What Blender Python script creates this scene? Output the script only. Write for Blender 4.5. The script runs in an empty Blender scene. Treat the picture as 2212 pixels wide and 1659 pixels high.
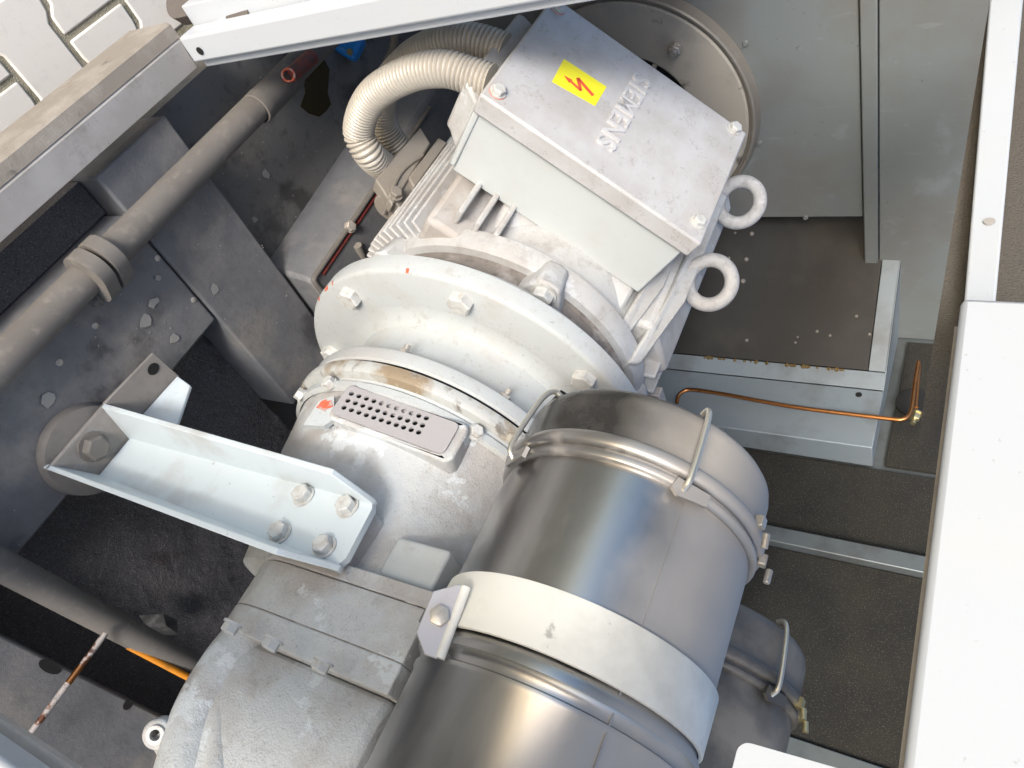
import bpy, bmesh, math, random
from mathutils import Vector, Matrix
from mathutils.geometry import delaunay_2d_cdt
random.seed(7)
R_ = math.radians
sc = bpy.context.scene
col = sc.collection
ZC = 1.5                                   # eye height above the sill; builders use heights relative to the eye

# ------------------------------------------------------------------ camera, sky, sun, exposure
RC = ((0.33806774, 0.40441908, 0.84979728), (0.63906196, -0.76151092, 0.10817088), (0.69087627, 0.50650403, -0.51589112))
F = 1624.36
cd = bpy.data.cameras.new('camera'); cam = bpy.data.objects.new('camera', cd); col.objects.link(cam)
cd.sensor_width = 36; cd.lens = F / 2212 * 36; cd.clip_start = 0.01; cd.clip_end = 500
m = Matrix.Identity(4)
for i in range(3):
    m[i][0] = RC[0][i]; m[i][1] = -RC[1][i]; m[i][2] = -RC[2][i]
m[2][3] = ZC
cam.matrix_world = m
sc.camera = cam
SUN_EL, SUN_AZ = R_(20.0), R_(42.0)     # light travels along +x,+y and down
sun_dir = Vector((math.cos(SUN_AZ) * math.cos(SUN_EL), math.sin(SUN_AZ) * math.cos(SUN_EL), -math.sin(SUN_EL)))
w = bpy.data.worlds.new('World'); sc.world = w; w.use_nodes = True
nt = w.node_tree
sky = nt.nodes.new('ShaderNodeTexSky'); sky.sky_type = 'NISHITA'; sky.sun_disc = False
sky.air_density = 0.8; sky.dust_density = 1.5; sky.ozone_density = 0.5; sky.sun_elevation = SUN_EL; sky.sun_rotation = math.atan2(-sun_dir.x, -sun_dir.y)
bg = nt.nodes['Background']; bg.inputs['Strength'].default_value = 0.15
nt.links.new(sky.outputs[0], bg.inputs[0])
sl = bpy.data.lights.new('sun', 'SUN'); sl.energy = 1.5; sl.angle = R_(14.0); sl.color = (1, 0.99, 0.98)
so = bpy.data.objects.new('sun', sl); col.objects.link(so)
so.rotation_euler = sun_dir.to_track_quat('-Z', 'Y').to_euler(); so.location = (-4, -3, 4)
sc.view_settings.view_transform = 'Standard'; sc.view_settings.look = 'None'
sc.view_settings.exposure = 0.92; sc.view_settings.gamma = 1
sc.render.engine = 'CYCLES'

# ------------------------------------------------------------------ helpers
def V(*a): return Vector(a)
def ray(px, py):
    c = (px - 1106, py - 829.5, F)
    return Vector([sum(RC[k][i] * c[k] for k in range(3)) for i in range(3)])
def at(px, py, P, n):
    """point of the plane (P, n) measured in the picture"""
    d = ray(px, py); n = Vector(n)
    return d * (Vector(P).dot(n) / d.dot(n))
def atx(px, py, x): return at(px, py, (x, 0, 0), (1, 0, 0))
def aty(px, py, y): return at(px, py, (0, y, 0), (0, 1, 0))
def atz(px, py, z): return at(px, py, (0, 0, z), (0, 0, 1))
S2 = 2 ** -.5
N_ = V(-S2, 0, S2); T_ = V(S2, 0, S2); Y_ = V(0, 1, 0); AX = V(1.113, 0, -.905)
def tyn(a, y, h): return AX + T_ * a + Y_ * y + N_ * h           # motor frame: tangent, along shaft, outward at 45 deg
def frame(o, x, y, z):
    M = Matrix.Identity(4)
    for i in range(3):
        M[i][0] = x[i]; M[i][1] = y[i]; M[i][2] = z[i]; M[i][3] = o[i]
    return M
def face_frame(o, z, up=(0, 1, 0)):
    z = Vector(z).normalized(); u = Vector(up)
    x = u.cross(z)
    if x.length < 1e-4: x = V(1, 0, 0).cross(z)
    x.normalize(); y = z.cross(x)
    return frame(o, x, y, z)
ORG = {}
def new_bm(): return bmesh.new()
def props(o, label=None, cat=None, group=None, kind=None):
    if label: o['label'] = label
    if cat: o['category'] = cat
    if group: o['group'] = group
    if kind: o['kind'] = kind
    return o
def thing(name, org, label, cat, group=None):
    o = bpy.data.objects.new(name, None); col.objects.link(o)
    o.empty_display_size = .05
    o.location = (org[0], org[1], org[2] + ZC); ORG[o] = Vector(org)
    return props(o, label, cat, group)
def obj(name, bm, mat, parent=None, bevel=0.0, ang=35, seg=2, org=None):
    bm.normal_update()
    bmesh.ops.recalc_face_normals(bm, faces=bm.faces)
    if parent is not None: o0 = ORG[parent]
    elif org is not None: o0 = Vector(org)
    else:
        xs = [v.co for v in bm.verts]
        o0 = V(sum(c.x for c in xs) / len(xs), sum(c.y for c in xs) / len(xs), min(c.z for c in xs))
    for v in bm.verts: v.co -= o0
    me = bpy.data.meshes.new(name); bm.to_mesh(me); bm.free()
    for p in me.polygons: p.use_smooth = True
    me.set_sharp_from_angle(angle=R_(ang))
    me.materials.append(mat)
    o = bpy.data.objects.new(name, me); col.objects.link(o)
    if parent is not None: o.parent = parent
    else: o.location = (o0.x, o0.y, o0.z + ZC)
    ORG[o] = o0
    if bevel:
        b = o.modifiers.new('bevel', 'BEVEL'); b.width = bevel; b.segments = seg; b.limit_method = 'ANGLE'; b.angle_limit = R_(38)
        b.harden_normals = False
    return o
def mesh_of(bm, name, mat, ang=35):
    bm.normal_update(); bmesh.ops.recalc_face_normals(bm, faces=bm.faces)
    me = bpy.data.meshes.new(name); bm.to_mesh(me); bm.free()
    for p in me.polygons: p.use_smooth = True
    me.set_sharp_from_angle(angle=R_(ang)); me.materials.append(mat)
    return me
def put(name, me, parent, M):
    o = bpy.data.objects.new(name, me); col.objects.link(o)
    if parent is None:
        M = M.copy(); M[2][3] += ZC; o.matrix_world = M; ORG[o] = V(M[0][3], M[1][3], M[2][3] - ZC)
    else:
        o.parent = parent; o.matrix_local = Matrix.Translation(-ORG[parent]) @ M; ORG[o] = ORG[parent]
    return o
def box(bm, lo, hi, M=None):
    vs = []
    for x in (lo[0], hi[0]):
        for y in (lo[1], hi[1]):
            for z in (lo[2], hi[2]):
                p = V(x, y, z); vs.append(bm.verts.new(M @ p if M else p))
    for f in ((0, 1, 3, 2), (4, 6, 7, 5), (0, 4, 5, 1), (2, 3, 7, 6), (0, 2, 6, 4), (1, 5, 7, 3)):
        bm.faces.new([vs[i] for i in f])
    return bm
def bx(lo, hi, M=None): return box(new_bm(), lo, hi, M)
def slab(bm, pts, thick):
    """polygon of 3-D points given a real thickness (vector)"""
    t = Vector(thick)
    a = [bm.verts.new(Vector(p)) for p in pts]; b = [bm.verts.new(Vector(p) + t) for p in pts]
    bm.faces.new(a); bm.faces.new(b[::-1])
    n = len(a)
    for i in range(n):
        bm.faces.new((a[i], b[i], b[(i + 1) % n], a[(i + 1) % n]))
    return bm
def loft(bm, rings, cap=True, closed=True):
    vr = [[bm.verts.new(Vector(p)) for p in r] for r in rings]
    n = len(vr[0])
    for a, b in zip(vr, vr[1:]):
        for i in range(n if closed else n - 1):
            bm.faces.new((a[i], a[(i + 1) % n], b[(i + 1) % n], b[i]))
    if cap:
        bm.faces.new(vr[0][::-1]); bm.faces.new(vr[-1])
    return bm
def lathe(bm, prof, c, seg=96, a0=0., a1=360., cap=False):
    """prof: (radius, y) revolved about the shaft-parallel line through c=(x,z)"""
    full = abs(a1 - a0) >= 359.9
    n = seg if full else seg + 1
    rows = []
    for r, y in prof:
        if r < 1e-5: rows.append([bm.verts.new((c[0], y, c[1]))]); continue
        rows.append([bm.verts.new((c[0] + r * math.cos(R_(a0 + (a1 - a0) * i / seg)), y, c[1] + r * math.sin(R_(a0 + (a1 - a0) * i / seg)))) for i in range(n)])
    for a, b in zip(rows, rows[1:]):
        for i in range(seg):
            j = (i + 1) % n
            if len(a) == 1 and len(b) == 1: continue
            if len(a) == 1: bm.faces.new((a[0], b[j], b[i]))
            elif len(b) == 1: bm.faces.new((a[i], a[j], b[0]))
            else: bm.faces.new((a[i], a[j], b[j], b[i]))
    return bm
def smooth_path(pts, n=8):
    pts = [Vector(p) for p in pts]; out = []
    P = [pts[0] * 2 - pts[1]] + pts + [pts[-1] * 2 - pts[-2]]
    for i in range(1, len(P) - 2):
        for k in range(n):
            t = k / n; a, b, c, d = P[i - 1], P[i], P[i + 1], P[i + 2]
            out.append(.5 * ((2 * b) + (c - a) * t + (2 * a - 5 * b + 4 * c - d) * t * t + (3 * b - a - 3 * c + d) * t ** 3))
    out.append(pts[-1]); return out
def tube(bm, path, r, seg=16, cap=True, prof=None):
    path = [Vector(p) for p in path]
    t = (path[1] - path[0]).normalized()
    u = t.orthogonal().normalized(); rings = []
    for i, p in enumerate(path):
        if i == 0: tn = (path[1] - p)
        elif i == len(path) - 1: tn = (p - path[i - 1])
        else: tn = (path[i + 1] - path[i - 1])
        tn.normalize()
        u = (u - tn * u.dot(tn)).normalized(); v = tn.cross(u)
        rr = r if prof is None else r * prof(i)
        rings.append([p + (u * math.cos(2 * math.pi * k / seg) + v * math.sin(2 * math.pi * k / seg)) * rr for k in range(seg)])
    return loft(bm, rings, cap)
def cyl(bm, M, r, h, seg=24, r2=None):
    r2 = r if r2 is None else r2
    return loft(bm, [[M @ V(r * math.cos(2 * math.pi * k / seg), r * math.sin(2 * math.pi * k / seg), 0) for k in range(seg)],
                     [M @ V(r2 * math.cos(2 * math.pi * k / seg), r2 * math.sin(2 * math.pi * k / seg), h) for k in range(seg)]])
def torus(bm, M, R, r, n=40, k=16):
    vs = [[bm.verts.new(M @ V((R + r * math.cos(2 * math.pi * j / k)) * math.cos(2 * math.pi * i / n), (R + r * math.cos(2 * math.pi * j / k)) * math.sin(2 * math.pi * i / n), r * math.sin(2 * math.pi * j / k))) for j in range(k)] for i in range(n)]
    for i in range(n):
        for j in range(k):
            bm.faces.new((vs[i][j], vs[(i + 1) % n][j], vs[(i + 1) % n][(j + 1) % k], vs[i][(j + 1) % k]))
    return bm
def hexbolt(r, h, washer=True, shank=0):
    bm = new_bm(); z = 0
    I = Matrix.Identity(4)
    if washer: cyl(bm, Matrix.Translation((0, 0, -.001)), r * 1.22, r * .2 + .001, 24); z = r * .2
    hx = lambda rr, zz: [V(rr * math.cos(math.pi / 3 * k), rr * math.sin(math.pi / 3 * k), zz) for k in range(6)]
    loft(bm, [hx(r, z - .0005), hx(r, z + h * .86), hx(r * .84, z + h)])
    if shank: cyl(bm, Matrix.Translation((0, 0, z + h - .001)), r * .5, shank, 16)
    return bm
def plate2d(name, outer, holes, thick, M):
    """flat plate with real holes: outer / hole loops in 2-D, laid at M"""
    pts, edges = [], []
    for lp in [outer] + holes:
        n0 = len(pts); pts += [Vector((p[0], p[1])) for p in lp]
        edges += [(n0 + i, n0 + (i + 1) % len(lp)) for i in range(len(lp))]
    vs, es, fs = delaunay_2d_cdt(pts, edges, [], 1, 1e-7)[:3]
    def inside(x, y, lp):
        c = False
        for (x0, y0), (x1, y1) in zip(lp, lp[1:] + lp[:1]):
            if (y0 > y) != (y1 > y) and x < (x1 - x0) * (y - y0) / (y1 - y0) + x0: c = not c
        return c
    keep = []
    for f in fs:
        cx = sum(vs[i][0] for i in f) / len(f); cy = sum(vs[i][1] for i in f) / len(f)
        if inside(cx, cy, outer) and not any(inside(cx, cy, h) for h in holes): keep.append(f)
    bm = new_bm()
    a = [bm.verts.new(M @ V(v[0], v[1], thick / 2)) for v in vs]; b = [bm.verts.new(M @ V(v[0], v[1], -thick / 2)) for v in vs]
    cnt = {}
    for f in keep:
        bm.faces.new([a[i] for i in f]); bm.faces.new([b[i] for i in f][::-1])
        for i in range(len(f)):
            k = (f[i], f[(i + 1) % len(f)]); cnt[k] = 1
    for (i, j) in cnt:
        if (j, i) not in cnt: bm.faces.new((a[i], b[i], b[j], a[j]))
    for v in list(bm.verts):
        if not v.link_faces: bm.verts.remove(v)
    bmesh.ops.dissolve_limit(bm, angle_limit=.001, verts=bm.verts, edges=bm.edges)
    return bm
def rrect(x0, y0, x1, y1, r, n=6):
    out = []
    for cx, cy, a in ((x1 - r, y1 - r, 0), (x0 + r, y1 - r, 90), (x0 + r, y0 + r, 180), (x1 - r, y0 + r, 270)):
        for k in range(n + 1):
            t = R_(a + 90 * k / n); out.append((cx + r * math.cos(t), cy + r * math.sin(t)))
    return out
def circle(cx, cy, r, n=16): return [(cx + r * math.cos(2 * math.pi * k / n), cy + r * math.sin(2 * math.pi * k / n)) for k in range(n)]

# ------------------------------------------------------------------ materials
MATS = {}
def mat(name, base, rough=.5, metal=0., layers=(), bump=(), spec=.5, settle=None, peel=None):
    """layers: (colour, noise scale, low, high, detail, amount[, metal, rough]) mixed over the base; bump: (scale, strength, distance, detail)"""
    mt = bpy.data.materials.new(name); mt.use_nodes = True
    t = mt.node_tree; L = t.links; b = t.nodes['Principled BSDF']
    tc = t.nodes.new('ShaderNodeTexCoord')
    geo = t.nodes.new('ShaderNodeNewGeometry')
    c = t.nodes.new('ShaderNodeRGB'); c.outputs[0].default_value = (*base, 1); cs = c.outputs[0]
    mv = t.nodes.new('ShaderNodeValue'); mv.outputs[0].default_value = metal; ms = mv.outputs[0]
    rv = t.nodes.new('ShaderNodeValue'); rv.outputs[0].default_value = rough; rs = rv.outputs[0]
    def noise(scale, detail, off=0., stretch=None):
        n = t.nodes.new('ShaderNodeTexNoise'); n.inputs['Scale'].default_value = scale; n.inputs['Detail'].default_value = detail
        n.inputs['Roughness'].default_value = .62
        mp = t.nodes.new('ShaderNodeMapping'); mp.inputs['Location'].default_value = (off, off * 1.7, off * .3)
        if stretch: mp.inputs['Scale'].default_value = stretch
        L.new(geo.outputs['Position'], mp.inputs[0]); L.new(mp.outputs[0], n.inputs['Vector'])
        return n.outputs['Fac']
    for i, l in enumerate(layers):
        colr, scale, lo, hi, det, amt = l[:6]
        st = l[8] if len(l) > 8 else None
        n = noise(scale, det, 3.1 * i + len(name), st)
        mr = t.nodes.new('ShaderNodeMapRange'); mr.inputs[1].default_value = lo; mr.inputs[2].default_value = hi; mr.inputs[4].default_value = amt
        mr.clamp = True
        L.new(n, mr.inputs[0]); fac = mr.outputs[0]
        mx = t.nodes.new('ShaderNodeMix'); mx.data_type = 'RGBA'
        L.new(fac, mx.inputs[0]); L.new(cs, mx.inputs[6]); mx.inputs[7].default_value = (*colr, 1); cs = mx.outputs[2]
        if len(l) > 6 and l[6] is not None:
            for kind, val in (('m', l[6]), ('r', l[7])):
                f = t.nodes.new('ShaderNodeMix'); L.new(fac, f.inputs[0]); f.inputs[3].default_value = val
                if kind == 'm': L.new(ms, f.inputs[2]); ms = f.outputs[0]
                else: L.new(rs, f.inputs[2]); rs = f.outputs[0]
    if peel:                                         # outlines of flaked paint: (colour, scale, level, width, amount)
        n = noise(peel[1], 5, 21.3); d = t.nodes.new('ShaderNodeMath'); d.operation = 'SUBTRACT'; L.new(n, d.inputs[0]); d.inputs[1].default_value = peel[2]
        a = t.nodes.new('ShaderNodeMath'); a.operation = 'ABSOLUTE'; L.new(d.outputs[0], a.inputs[0])
        mr = t.nodes.new('ShaderNodeMapRange'); mr.inputs[1].default_value = 0; mr.inputs[2].default_value = peel[3]; mr.inputs[3].default_value = peel[4]; mr.inputs[4].default_value = 0; L.new(a.outputs[0], mr.inputs[0])
        mx = t.nodes.new('ShaderNodeMix'); mx.data_type = 'RGBA'; L.new(mr.outputs[0], mx.inputs[0]); L.new(cs, mx.inputs[6]); mx.inputs[7].default_value = (*peel[0], 1); cs = mx.outputs[2]
    if settle:                                       # dust lying on upward faces: (colour, low, high, amount)
        sx = t.nodes.new('ShaderNodeSeparateXYZ'); L.new(geo.outputs['Normal'], sx.inputs[0])
        ad = t.nodes.new('ShaderNodeMath'); ad.operation = 'MULTIPLY_ADD'; L.new(noise(7, 6, 5.5), ad.inputs[0]); ad.inputs[1].default_value = .5; L.new(sx.outputs[2], ad.inputs[2])
        mr = t.nodes.new('ShaderNodeMapRange'); mr.inputs[1].default_value = settle[1] + .25; mr.inputs[2].default_value = settle[2] + .25; mr.inputs[4].default_value = settle[3]; L.new(ad.outputs[0], mr.inputs[0])
        mx = t.nodes.new('ShaderNodeMix'); mx.data_type = 'RGBA'; L.new(mr.outputs[0], mx.inputs[0]); L.new(cs, mx.inputs[6]); mx.inputs[7].default_value = (*settle[0], 1); cs = mx.outputs[2]
        for val, nm in ((0, 'm'), (.75, 'r')):
            f = t.nodes.new('ShaderNodeMix'); L.new(mr.outputs[0], f.inputs[0]); f.inputs[3].default_value = val
            if nm == 'm': L.new(ms, f.inputs[2]); ms = f.outputs[0]
            else: L.new(rs, f.inputs[2]); rs = f.outputs[0]
    L.new(cs, b.inputs['Base Color']); L.new(ms, b.inputs['Metallic']); L.new(rs, b.inputs['Roughness'])
    b.inputs['Specular IOR Level'].default_value = spec
    prev = None
    for i, (scale, stren, dist, det) in enumerate(bump):
        n = noise(scale, det, 11 + i)
        bp = t.nodes.new('ShaderNodeBump'); bp.inputs['Strength'].default_value = stren; bp.inputs['Distance'].default_value = dist
        L.new(n, bp.inputs['Height'])
        if prev: L.new(prev, bp.inputs['Normal'])
        prev = bp.outputs[0]
    if prev: L.new(prev, b.inputs['Normal'])
    MATS[name] = mt
    return mt
TAN = (.34, .31, .285); DUST = (.40, .375, .35)
M_motor = mat('motor_paint', (.46, .47, .475), .55, 0, (
    ((.385, .365, .35), 9, .42, .62, 7, .8), ((.29, .27, .255), 24, .54, .70, 7, .6), ((.55, .57, .60), 9, .60, .63, 5, .7), ((.20, .18, .17), 140, .66, .74, 3, .5)), ((60, .25, .004, 4), (500, .25, .001, 2)), peel=((.25, .23, .22), 14, .52, .006, .5))
M_flange = mat('flange_paint', (.455, .485, .495), .45, 0, (
    ((.42, .405, .39), 7, .48, .68, 7, .65), ((.35, .335, .32), 40, .58, .72, 5, .5), ((.2, .19, .18), 120, .67, .74, 2, .45)), ((80, .15, .003, 4),), peel=((.30, .28, .26), 9, .56, .004, .5))
M_lid = mat('lid_paint', (.50, .505, .52), .42, 0, (
    ((.385, .37, .355), 7, .42, .64, 8, .75), ((.44, .43, .42), 50, .5, .7, 7, .6, None, None, (1, .5, 1)), ((.25, .235, .225), 70, .60, .74, 8, .6, None, None, (1, .5, 1))), ((34, .3, .002, 5), (240, .2, .001, 3)), peel=((.24, .225, .215), 26, .60, .009, .75))
M_letter = mat('rubbed_lettering_paint', (.55, .555, .57), .42, 0, ((TAN, 40, .56, .72, 5, .6),), ((240, .2, .001, 3),))  # lid paint lightened: highlights on the letters are put into the colour
M_motord = mat('dusty_motor_paint', (.38, .355, .335), .65, 0, (((.46, .455, .455), 10, .54, .66, 6, .7), ((.24, .22, .205), 26, .56, .7, 6, .6)), ((60, .25, .004, 4),))
M_grime = mat('caked_grime', (.20, .18, .165), .8, 0, (((.36, .34, .33), 14, .5, .62, 6, .8), ((.10, .09, .08), 40, .52, .7, 5, .7)), ((120, .5, .004, 5),))
M_boxside = mat('box_side_paint', (.52, .56, .57), .45, 0, (
    ((.48, .48, .47), 6, .48, .7, 5, .6), ((.33, .31, .30), 90, .68, .76, 3, .5)), ((300, .15, .001, 3),))
M_casting = mat('casting_paint', (.48, .50, .51), .55, 0, (
    ((.385, .365, .352), 6.5, .43, .56, 7, .85), ((.58, .615, .635), 9, .585, .61, 6, .9), ((.25, .235, .22), 40, .6, .78, 5, .55), ((.15, .14, .13), 200, .66, .74, 2, .5)), ((35, .5, .006, 5), (300, .7, .002, 4)), peel=((.22, .20, .19), 11, .575, .005, .5))
M_white = mat('frame_paint', (.49, .52, .555), .35, 0, (
    ((.52, .53, .53), 8, .50, .75, 5, .5), ((.25, .23, .2), 160, .70, .76, 2, .5)), ((400, .05, .001, 2),))
M_sill = mat('dusty_sill_paint', (.36, .338, .315), .65, 0, (
    ((.45, .435, .42), 7, .5, .66, 5, .6), ((.22, .20, .175), 14, .58, .72, 6, .7), ((.10, .09, .08), 120, .68, .76, 2, .5)), ((300, .25, .001, 3),))
M_siltan = mat('weathered_sill_edge', (.25, .22, .185), .75, 0, (
    ((.36, .33, .29), 12, .48, .66, 6, .7), ((.07, .06, .055), 26, .62, .74, 6, .8)), ((200, .4, .002, 4),))
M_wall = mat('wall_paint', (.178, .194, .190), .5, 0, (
    ((.165, .155, .14), 4, .46, .62, 7, .65), ((.25, .275, .28), 8, .60, .70, 8, .5), ((.24, .26, .26), 22, .62, .68, 7, .4, None, None, (2, 1, .4)), ((.06, .055, .05), 60, .68, .76, 3, .5)), ((300, .12, .001, 3),))  # same paint as the frame, darkened: light falloff with depth is in the colour
M_duct = mat('duct_paint', (.235, .275, .30), .42, 0, (
    ((.14, .14, .135), 6, .5, .68, 5, .6), ((.04, .04, .04), 70, .69, .74, 3, .6)), ((300, .08, .001, 3),))
M_disc = mat('fan_disc_paint', (.44, .40, .335), .6, 0, (
    ((.33, .31, .275), 9, .48, .64, 5, .7), ((.05, .045, .04), 12, .66, .74, 4, .7)), ((300, .12, .001, 3),))
M_ring = mat('fan_ring_metal', (.24, .215, .18), .42, .15, ((TAN, 20, .55, .7, 4, .4),))
M_floor = mat('dirty_floor', (.16, .157, .15), .6, 0, (
    ((.165, .15, .135), 5, .46, .62, 7, .8), ((.06, .058, .058), 30, .55, .7, 6, .6), ((.05, .048, .046), 3.6, .58, .64, 7, .75, 0, .2), ((.28, .26, .24), 320, .73, .76, 2, .4)), ((90, .4, .004, 6), (500, .7, .002, 3)))
M_floor2 = mat('dirty_beam', (.165, .165, .17), .55, 0, (
    ((.25, .232, .21), 4.5, .48, .62, 7, .85), ((.10, .10, .104), 26, .46, .70, 8, .5), ((.055, .053, .055), 3.2, .57, .63, 7, .75, 0, .22), ((.36, .34, .31), 300, .73, .76, 2, .4)), ((110, .35, .003, 6), (600, .5, .0015, 2)))
M_pit = mat('oily_foam', (.125, .118, .12), .5, 0, (
    ((.14, .13, .126), 34, .50, .66, 8, .8), ((.42, .40, .40), 300, .58, .66, 4, .8), ((.03, .028, .03), 210, .56, .68, 3, .7), ((.045, .02, .016), 9, .62, .72, 4, .5)), ((70, .8, .012, 8), (300, .9, .006, 4)))
M_foam = mat('acoustic_foam', (.040, .038, .032), .9, 0, (
    ((.024, .024, .024), 8, .45, .65, 4, .6), ((.15, .14, .115), 300, .58, .70, 2, .8)), ((400, 1., .004, 3),), spec=.25)
M_foamtan = mat('dusty_foam', (.15, .135, .115), .9, 0, (((.10, .095, .085), 400, .5, .7, 3, .7),), ((500, 1., .004, 3),), spec=.2)
M_baffle = mat('black_baffle', (.024, .0225, .020), .6, 0, (
    ((.040, .036, .030), 6, .5, .66, 5, .7), ((.09, .085, .075), 260, .70, .76, 2, .5)), ((200, .2, .002, 4),))
M_pipe = mat('dusty_pipe', (.15, .138, .125), .8, 0, (
    ((.12, .108, .098), 9, .46, .64, 6, .7), ((.24, .22, .195), 40, .55, .7, 5, .5)), ((400, .3, .001, 3),))
M_filter = mat('filter_shell', (.42, .41, .40), .31, 1, (
    ((.16, .152, .145), 5, .44, .80, 6, .55, 1., .32, (1.5, .5, 1.5)), ((.36, .34, .32), 9, .50, .95, 7, .5, 0., .7, (1, .3, 1)), ((.6, .58, .55), 420, .735, .77, 2, .5, 0, .6)), ((900, .03, .0005, 2), (6, .12, .004, 2)), settle=((.47, .43, .385), .42, 1.0, .92))
M_cover = mat('filter_cover', (.05, .048, .046), .26, .5, (
    ((.20, .185, .17), 7, .50, .70, 7, .4, 0., .6), ((.5, .48, .45), 400, .73, .77, 2, .5, 0, .6)), ((300, .1, .001, 3),), settle=((.43, .395, .355), .05, .75, .92))
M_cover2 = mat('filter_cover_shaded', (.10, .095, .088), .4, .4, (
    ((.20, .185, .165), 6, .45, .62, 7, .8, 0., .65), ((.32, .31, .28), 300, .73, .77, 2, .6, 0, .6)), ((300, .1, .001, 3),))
M_rim = mat('clamp_ring_steel', (.38, .365, .35), .3, .9, (((.33, .30, .275), 12, .50, .68, 5, .7, .1, .6),), settle=((.42, .395, .37), .1, .9, .8))
M_band = mat('cream_band', (.76, .75, .69), .4, 0, (
    ((.50, .48, .43), 6, .52, .70, 5, .6), ((.22, .20, .19), 22, .68, .74, 5, .6)), ((120, .08, .002, 3),))
M_bolt = mat('zinc_bolt', (.50, .47, .42), .4, .6, (((.34, .30, .27), 60, .48, .66, 4, .8, .1, .7),), ((300, .3, .001, 3),))
M_boltp = mat('painted_bolt', (.52, .53, .52), .5, 0, (((.36, .33, .30), 60, .48, .66, 4, .7),), ((200, .3, .001, 3),))
M_eye = mat('lifting_eye_grey', (.40, .395, .39), .6, 0, (((.29, .28, .27), 60, .48, .66, 5, .8), ((.55, .55, .56), 30, .6, .7, 4, .6)), ((200, .6, .002, 4),))
M_brk = mat('bracket_paint', (.56, .625, .66), .42, 0, (
    ((.42, .42, .41), 7, .52, .70, 6, .7), ((.2, .18, .17), 70, .68, .75, 3, .5)), ((300, .1, .001, 3),))
M_brkd = mat('bracket_dusty', (.25, .23, .21), .7, 0, (((.40, .40, .40), 8, .55, .7, 6, .6), ((.18, .165, .15), 25, .5, .7, 5, .6)), ((300, .3, .001, 3),))
M_hose = mat('conduit_beige', (.47, .44, .385), .42, .15, (((.34, .315, .285), 18, .5, .68, 5, .6, 0., .7),))
M_grv = mat('conduit_groove', (.10, .09, .075), .7)
M_jbox = mat('dusty_aluminium', (.27, .245, .215), .6, .2, (((.18, .165, .145), 14, .48, .66, 5, .7, 0, .7),), ((300, .2, .001, 3),))
M_copper = mat('copper', (.55, .24, .09), .32, 1, (((.20, .09, .04), 30, .55, .7, 4, .6, 1., .5),))
M_brass = mat('brass_zinc', (.60, .52, .30), .35, .9)
M_orange = mat('orange_sleeve', (.62, .23, .015), .45, 0, (((.35, .16, .03), 30, .55, .7, 4, .6),))
M_primer = mat('orange_primer', (.55, .11, .05), .6, 0, (((.42, .36, .34), 70, .5, .6, 4, .8),))
M_dkred = mat('dark_red_paint', (.20, .035, .028), .6, 0, (((.07, .05, .045), 40, .45, .65, 5, .8),))
M_yellow = mat('sticker_yellow', (.86, .80, .02), .5, 0, (((.72, .68, .1), 60, .6, .72, 4, .5),))
M_red = mat('sticker_red', (.75, .10, .04), .5)
M_blue = mat('blue_plastic', (.02, .22, .62), .35)
M_black = mat('black_rubber', (.018, .018, .018), .5)
M_dark = mat('black_void', (.008, .008, .008), .9)
M_zincwire = mat('zinc_wire', (.62, .59, .52), .3, .8)
M_perf = mat('perforated_steel', (.47, .45, .46), .4, .35, (((.36, .33, .31), 12, .5, .7, 5, .6, 0., .6),))
M_flake = mat('paint_flake_grey', (.30, .29, .27), .7)
M_rail = mat('galvanised_rail', (.15, .17, .175), .4, .3, (((.09, .09, .088), 12, .5, .7, 5, .6),))
M_rubber = mat('dusty_rubber_mount', (.17, .155, .14), .85, 0, (((.11, .10, .095), 10, .5, .66, 6, .7),), ((300, .3, .001, 3),))
M_scrap = mat('grey_film', (.16, .155, .15), .3, 0, (((.4, .39, .37), 30, .55, .66, 5, .7),))
M_rod = mat('scuffed_copper', (.40, .37, .36), .5, .2, (((.30, .12, .06), 45, .50, .58, 4, .9, 1., .35), ((.06, .05, .05), 60, .56, .66, 5, .8)))
M_paver = mat('concrete_paver', (.80, .755, .68), .85, 0, (((.60, .57, .51), 40, .55, .75, 5, .4), ((.3, .28, .25), 260, .70, .76, 2, .4)), ((300, .2, .001, 3),))
M_joint = mat('sandy_joint', (.42, .38, .28), .95, 0, (((.14, .14, .07), 30, .5, .66, 6, .7), ((.5, .46, .36), 300, .62, .72, 2, .7)), ((300, 1, .006, 4),))
M_oil = mat('oil_stain', (.045, .034, .016), .18, 0, (((.05, .04, .022), 30, .55, .7, 4, .6),))
M_doorgrey = mat('dusty_door_seal', (.115, .10, .09), .7, 0, (((.17, .155, .14), 12, .5, .68, 6, .7),), ((300, .3, .001, 3),))
M_stain = mat('brown_grime', (.44, .455, .45), .5, 0, (((.24, .17, .09), 9, .50, .62, 7, .85), ((.075, .05, .03), 34, .55, .68, 6, .75), ((.55, .53, .46), 50, .60, .70, 4, .6)))
M_brush = mat('dark_bristle', (.05, .045, .04), .8, 0, (((.45, .44, .42), 60, .62, .7, 4, .8),))

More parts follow.
